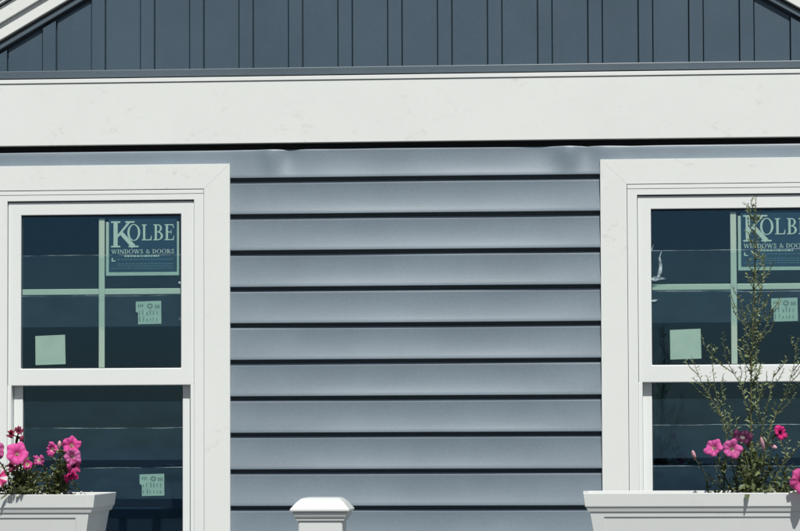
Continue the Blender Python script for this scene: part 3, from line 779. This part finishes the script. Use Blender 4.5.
# tall weed: upright stems with many small narrow leaves and seed heads
def weed(base, label, stems, seed):
    rnd = random.Random(seed); p = empty('weed_plant', base, None, label, 'weed')
    fol = MB()
    def dress(pts, dens, L0, L1, full):
        for i in range(len(pts) - 1):
            a, b = pts[i], pts[i + 1]; n = max(1, int((b - a).length * dens * 1.05))
            for k in range(n):
                u = (i + (k + rnd.random()) / n) / (len(pts) - 1); q = a.lerp(b, (k + rnd.random()) / n)
                d = (b - a).normalized(); an = rnd.uniform(0, 6.28)
                o = Vector((math.cos(an), math.sin(an), 0)); L = (L0 + (L1 - L0) * u) * rnd.uniform(.6, 1.25)
                leaf(fol, q, d * rnd.uniform(.4, 1.2) + o, (rnd.uniform(-.3, .3), -.5, 1), L * 1.1, L * rnd.uniform(.24, .40), green(rnd, rnd.uniform(.6, 2.0)), rnd.uniform(0, .7))
    for s_, (pts, r0, dens, L0, L1, twigs) in enumerate(stems):
        P = [Vector(q) for q in pts]
        # smooth the polyline a little
        Q = []
        for i in range(len(P) - 1):
            for k in range(4):
                t = k / 4; p0, p1, p2, p3 = P[max(i - 1, 0)], P[i], P[i + 1], P[min(i + 2, len(P) - 1)]
                Q.append(.5 * ((2 * p1) + (p2 - p0) * t + (2 * p0 - 5 * p1 + 4 * p2 - p3) * t * t + (3 * p1 - p0 - 3 * p2 + p3) * t ** 3))
        Q.append(P[-1])
        mb = MB(); n = len(Q); mb.tube(Q, [.68 * r0 * (1 - .75 * i / (n - 1)) for i in range(n)], 6, 0, (.15, .16, .075)); mb.build('stem', M['weed'], p, smooth=True, tint=True)
        dress(Q, dens, L0, L1, s_ == 0)
        tw = MB()
        for k in range(twigs):
            i = int((.25 + .7 * rnd.random()) * (n - 1)); b = Q[i]; d = (Q[min(i + 1, n - 1)] - Q[max(i - 1, 0)]).normalized()
            sgn = rnd.choice((-1, 1)); l = rnd.uniform(.025, .065) * (1 - .3 * i / n)
            t1 = b + d * l * .55 + Vector((sgn * l * .34, rnd.uniform(-.4, .3) * l, 0)); t2 = b + d * l * 1.05 + Vector((sgn * l * .46, rnd.uniform(-.5, .4) * l, 0))
            tw.tube([b, t1, t2], [.0010, .0008, .0005], 4, 0, (.14, .16, .07)); dress([b, t1, t2], dens * .9, L1 * 1.1, L1 * .9, False)
        if twigs: o = tw.build('twig', M['weed'], p, tint=True); o['kind'] = 'stuff'
    o = fol.build('foliage', M['weed'], p, tint=True); o['kind'] = 'stuff'
    return p
Yw = -3.27
weed((.372, Yw, 1.118), 'tall spindly green weed rising from the right flower box before the window', [
    ([(.372, Yw, 1.11), (.370, Yw, 1.22), (.371, Yw - .01, 1.34), (.374, Yw, 1.45), (.381, Yw + .01, 1.58), (.384, Yw, 1.70), (.387, Yw, 1.785)], .0034, 260, .016, .011, 30),
    ([(.365, Yw, 1.13), (.330, Yw - .02, 1.25), (.293, Yw - .03, 1.32), (.262, Yw - .03, 1.375), (.240, Yw - .02, 1.435)], .0024, 210, .014, .009, 9),
    ([(.340, Yw, 1.13), (.322, Yw + .02, 1.24), (.298, Yw + .02, 1.34), (.290, Yw + .02, 1.40), (.287, Yw + .02, 1.462)], .0022, 210, .014, .009, 7),
    ([(.370, Yw, 1.28), (.352, Yw, 1.36), (.330, Yw + .02, 1.405), (.318, Yw + .02, 1.435), (.309, Yw + .01, 1.487)], .0018, 200, .012, .009, 5),
    ([(.372, Yw, 1.40), (.362, Yw + .02, 1.50), (.350, Yw + .02, 1.57)], .0016, 240, .011, .008, 5),
    ([(.374, Yw, 1.40), (.394, Yw + .01, 1.47), (.410, Yw + .01, 1.51), (.419, Yw, 1.545)], .0018, 230, .012, .009, 6),
    ([(.372, Yw, 1.17), (.396, Yw - .02, 1.28), (.414, Yw - .02, 1.36), (.421, Yw - .02, 1.40)], .0020, 220, .013, .009, 7),
    ([(.380, Yw, 1.14), (.418, Yw + .02, 1.28), (.446, Yw + .02, 1.345), (.464, Yw + .01, 1.40), (.477, Yw + .01, 1.475)], .0022, 200, .014, .009, 8),
    ([(.373, Yw, 1.42), (.380, Yw - .02, 1.50), (.398, Yw - .02, 1.60), (.402, Yw - .02, 1.66)], .0015, 240, .010, .008, 6),
    ([(.395, Yw, 1.12), (.425, Yw - .02, 1.17), (.445, Yw - .02, 1.215), (.452, Yw - .02, 1.255)], .0018, 220, .013, .010, 5),
    ([(.320, Yw, 1.12), (.298, Yw - .03, 1.16), (.290, Yw - .03, 1.20)], .0016, 200, .013, .010, 3),
], 31)
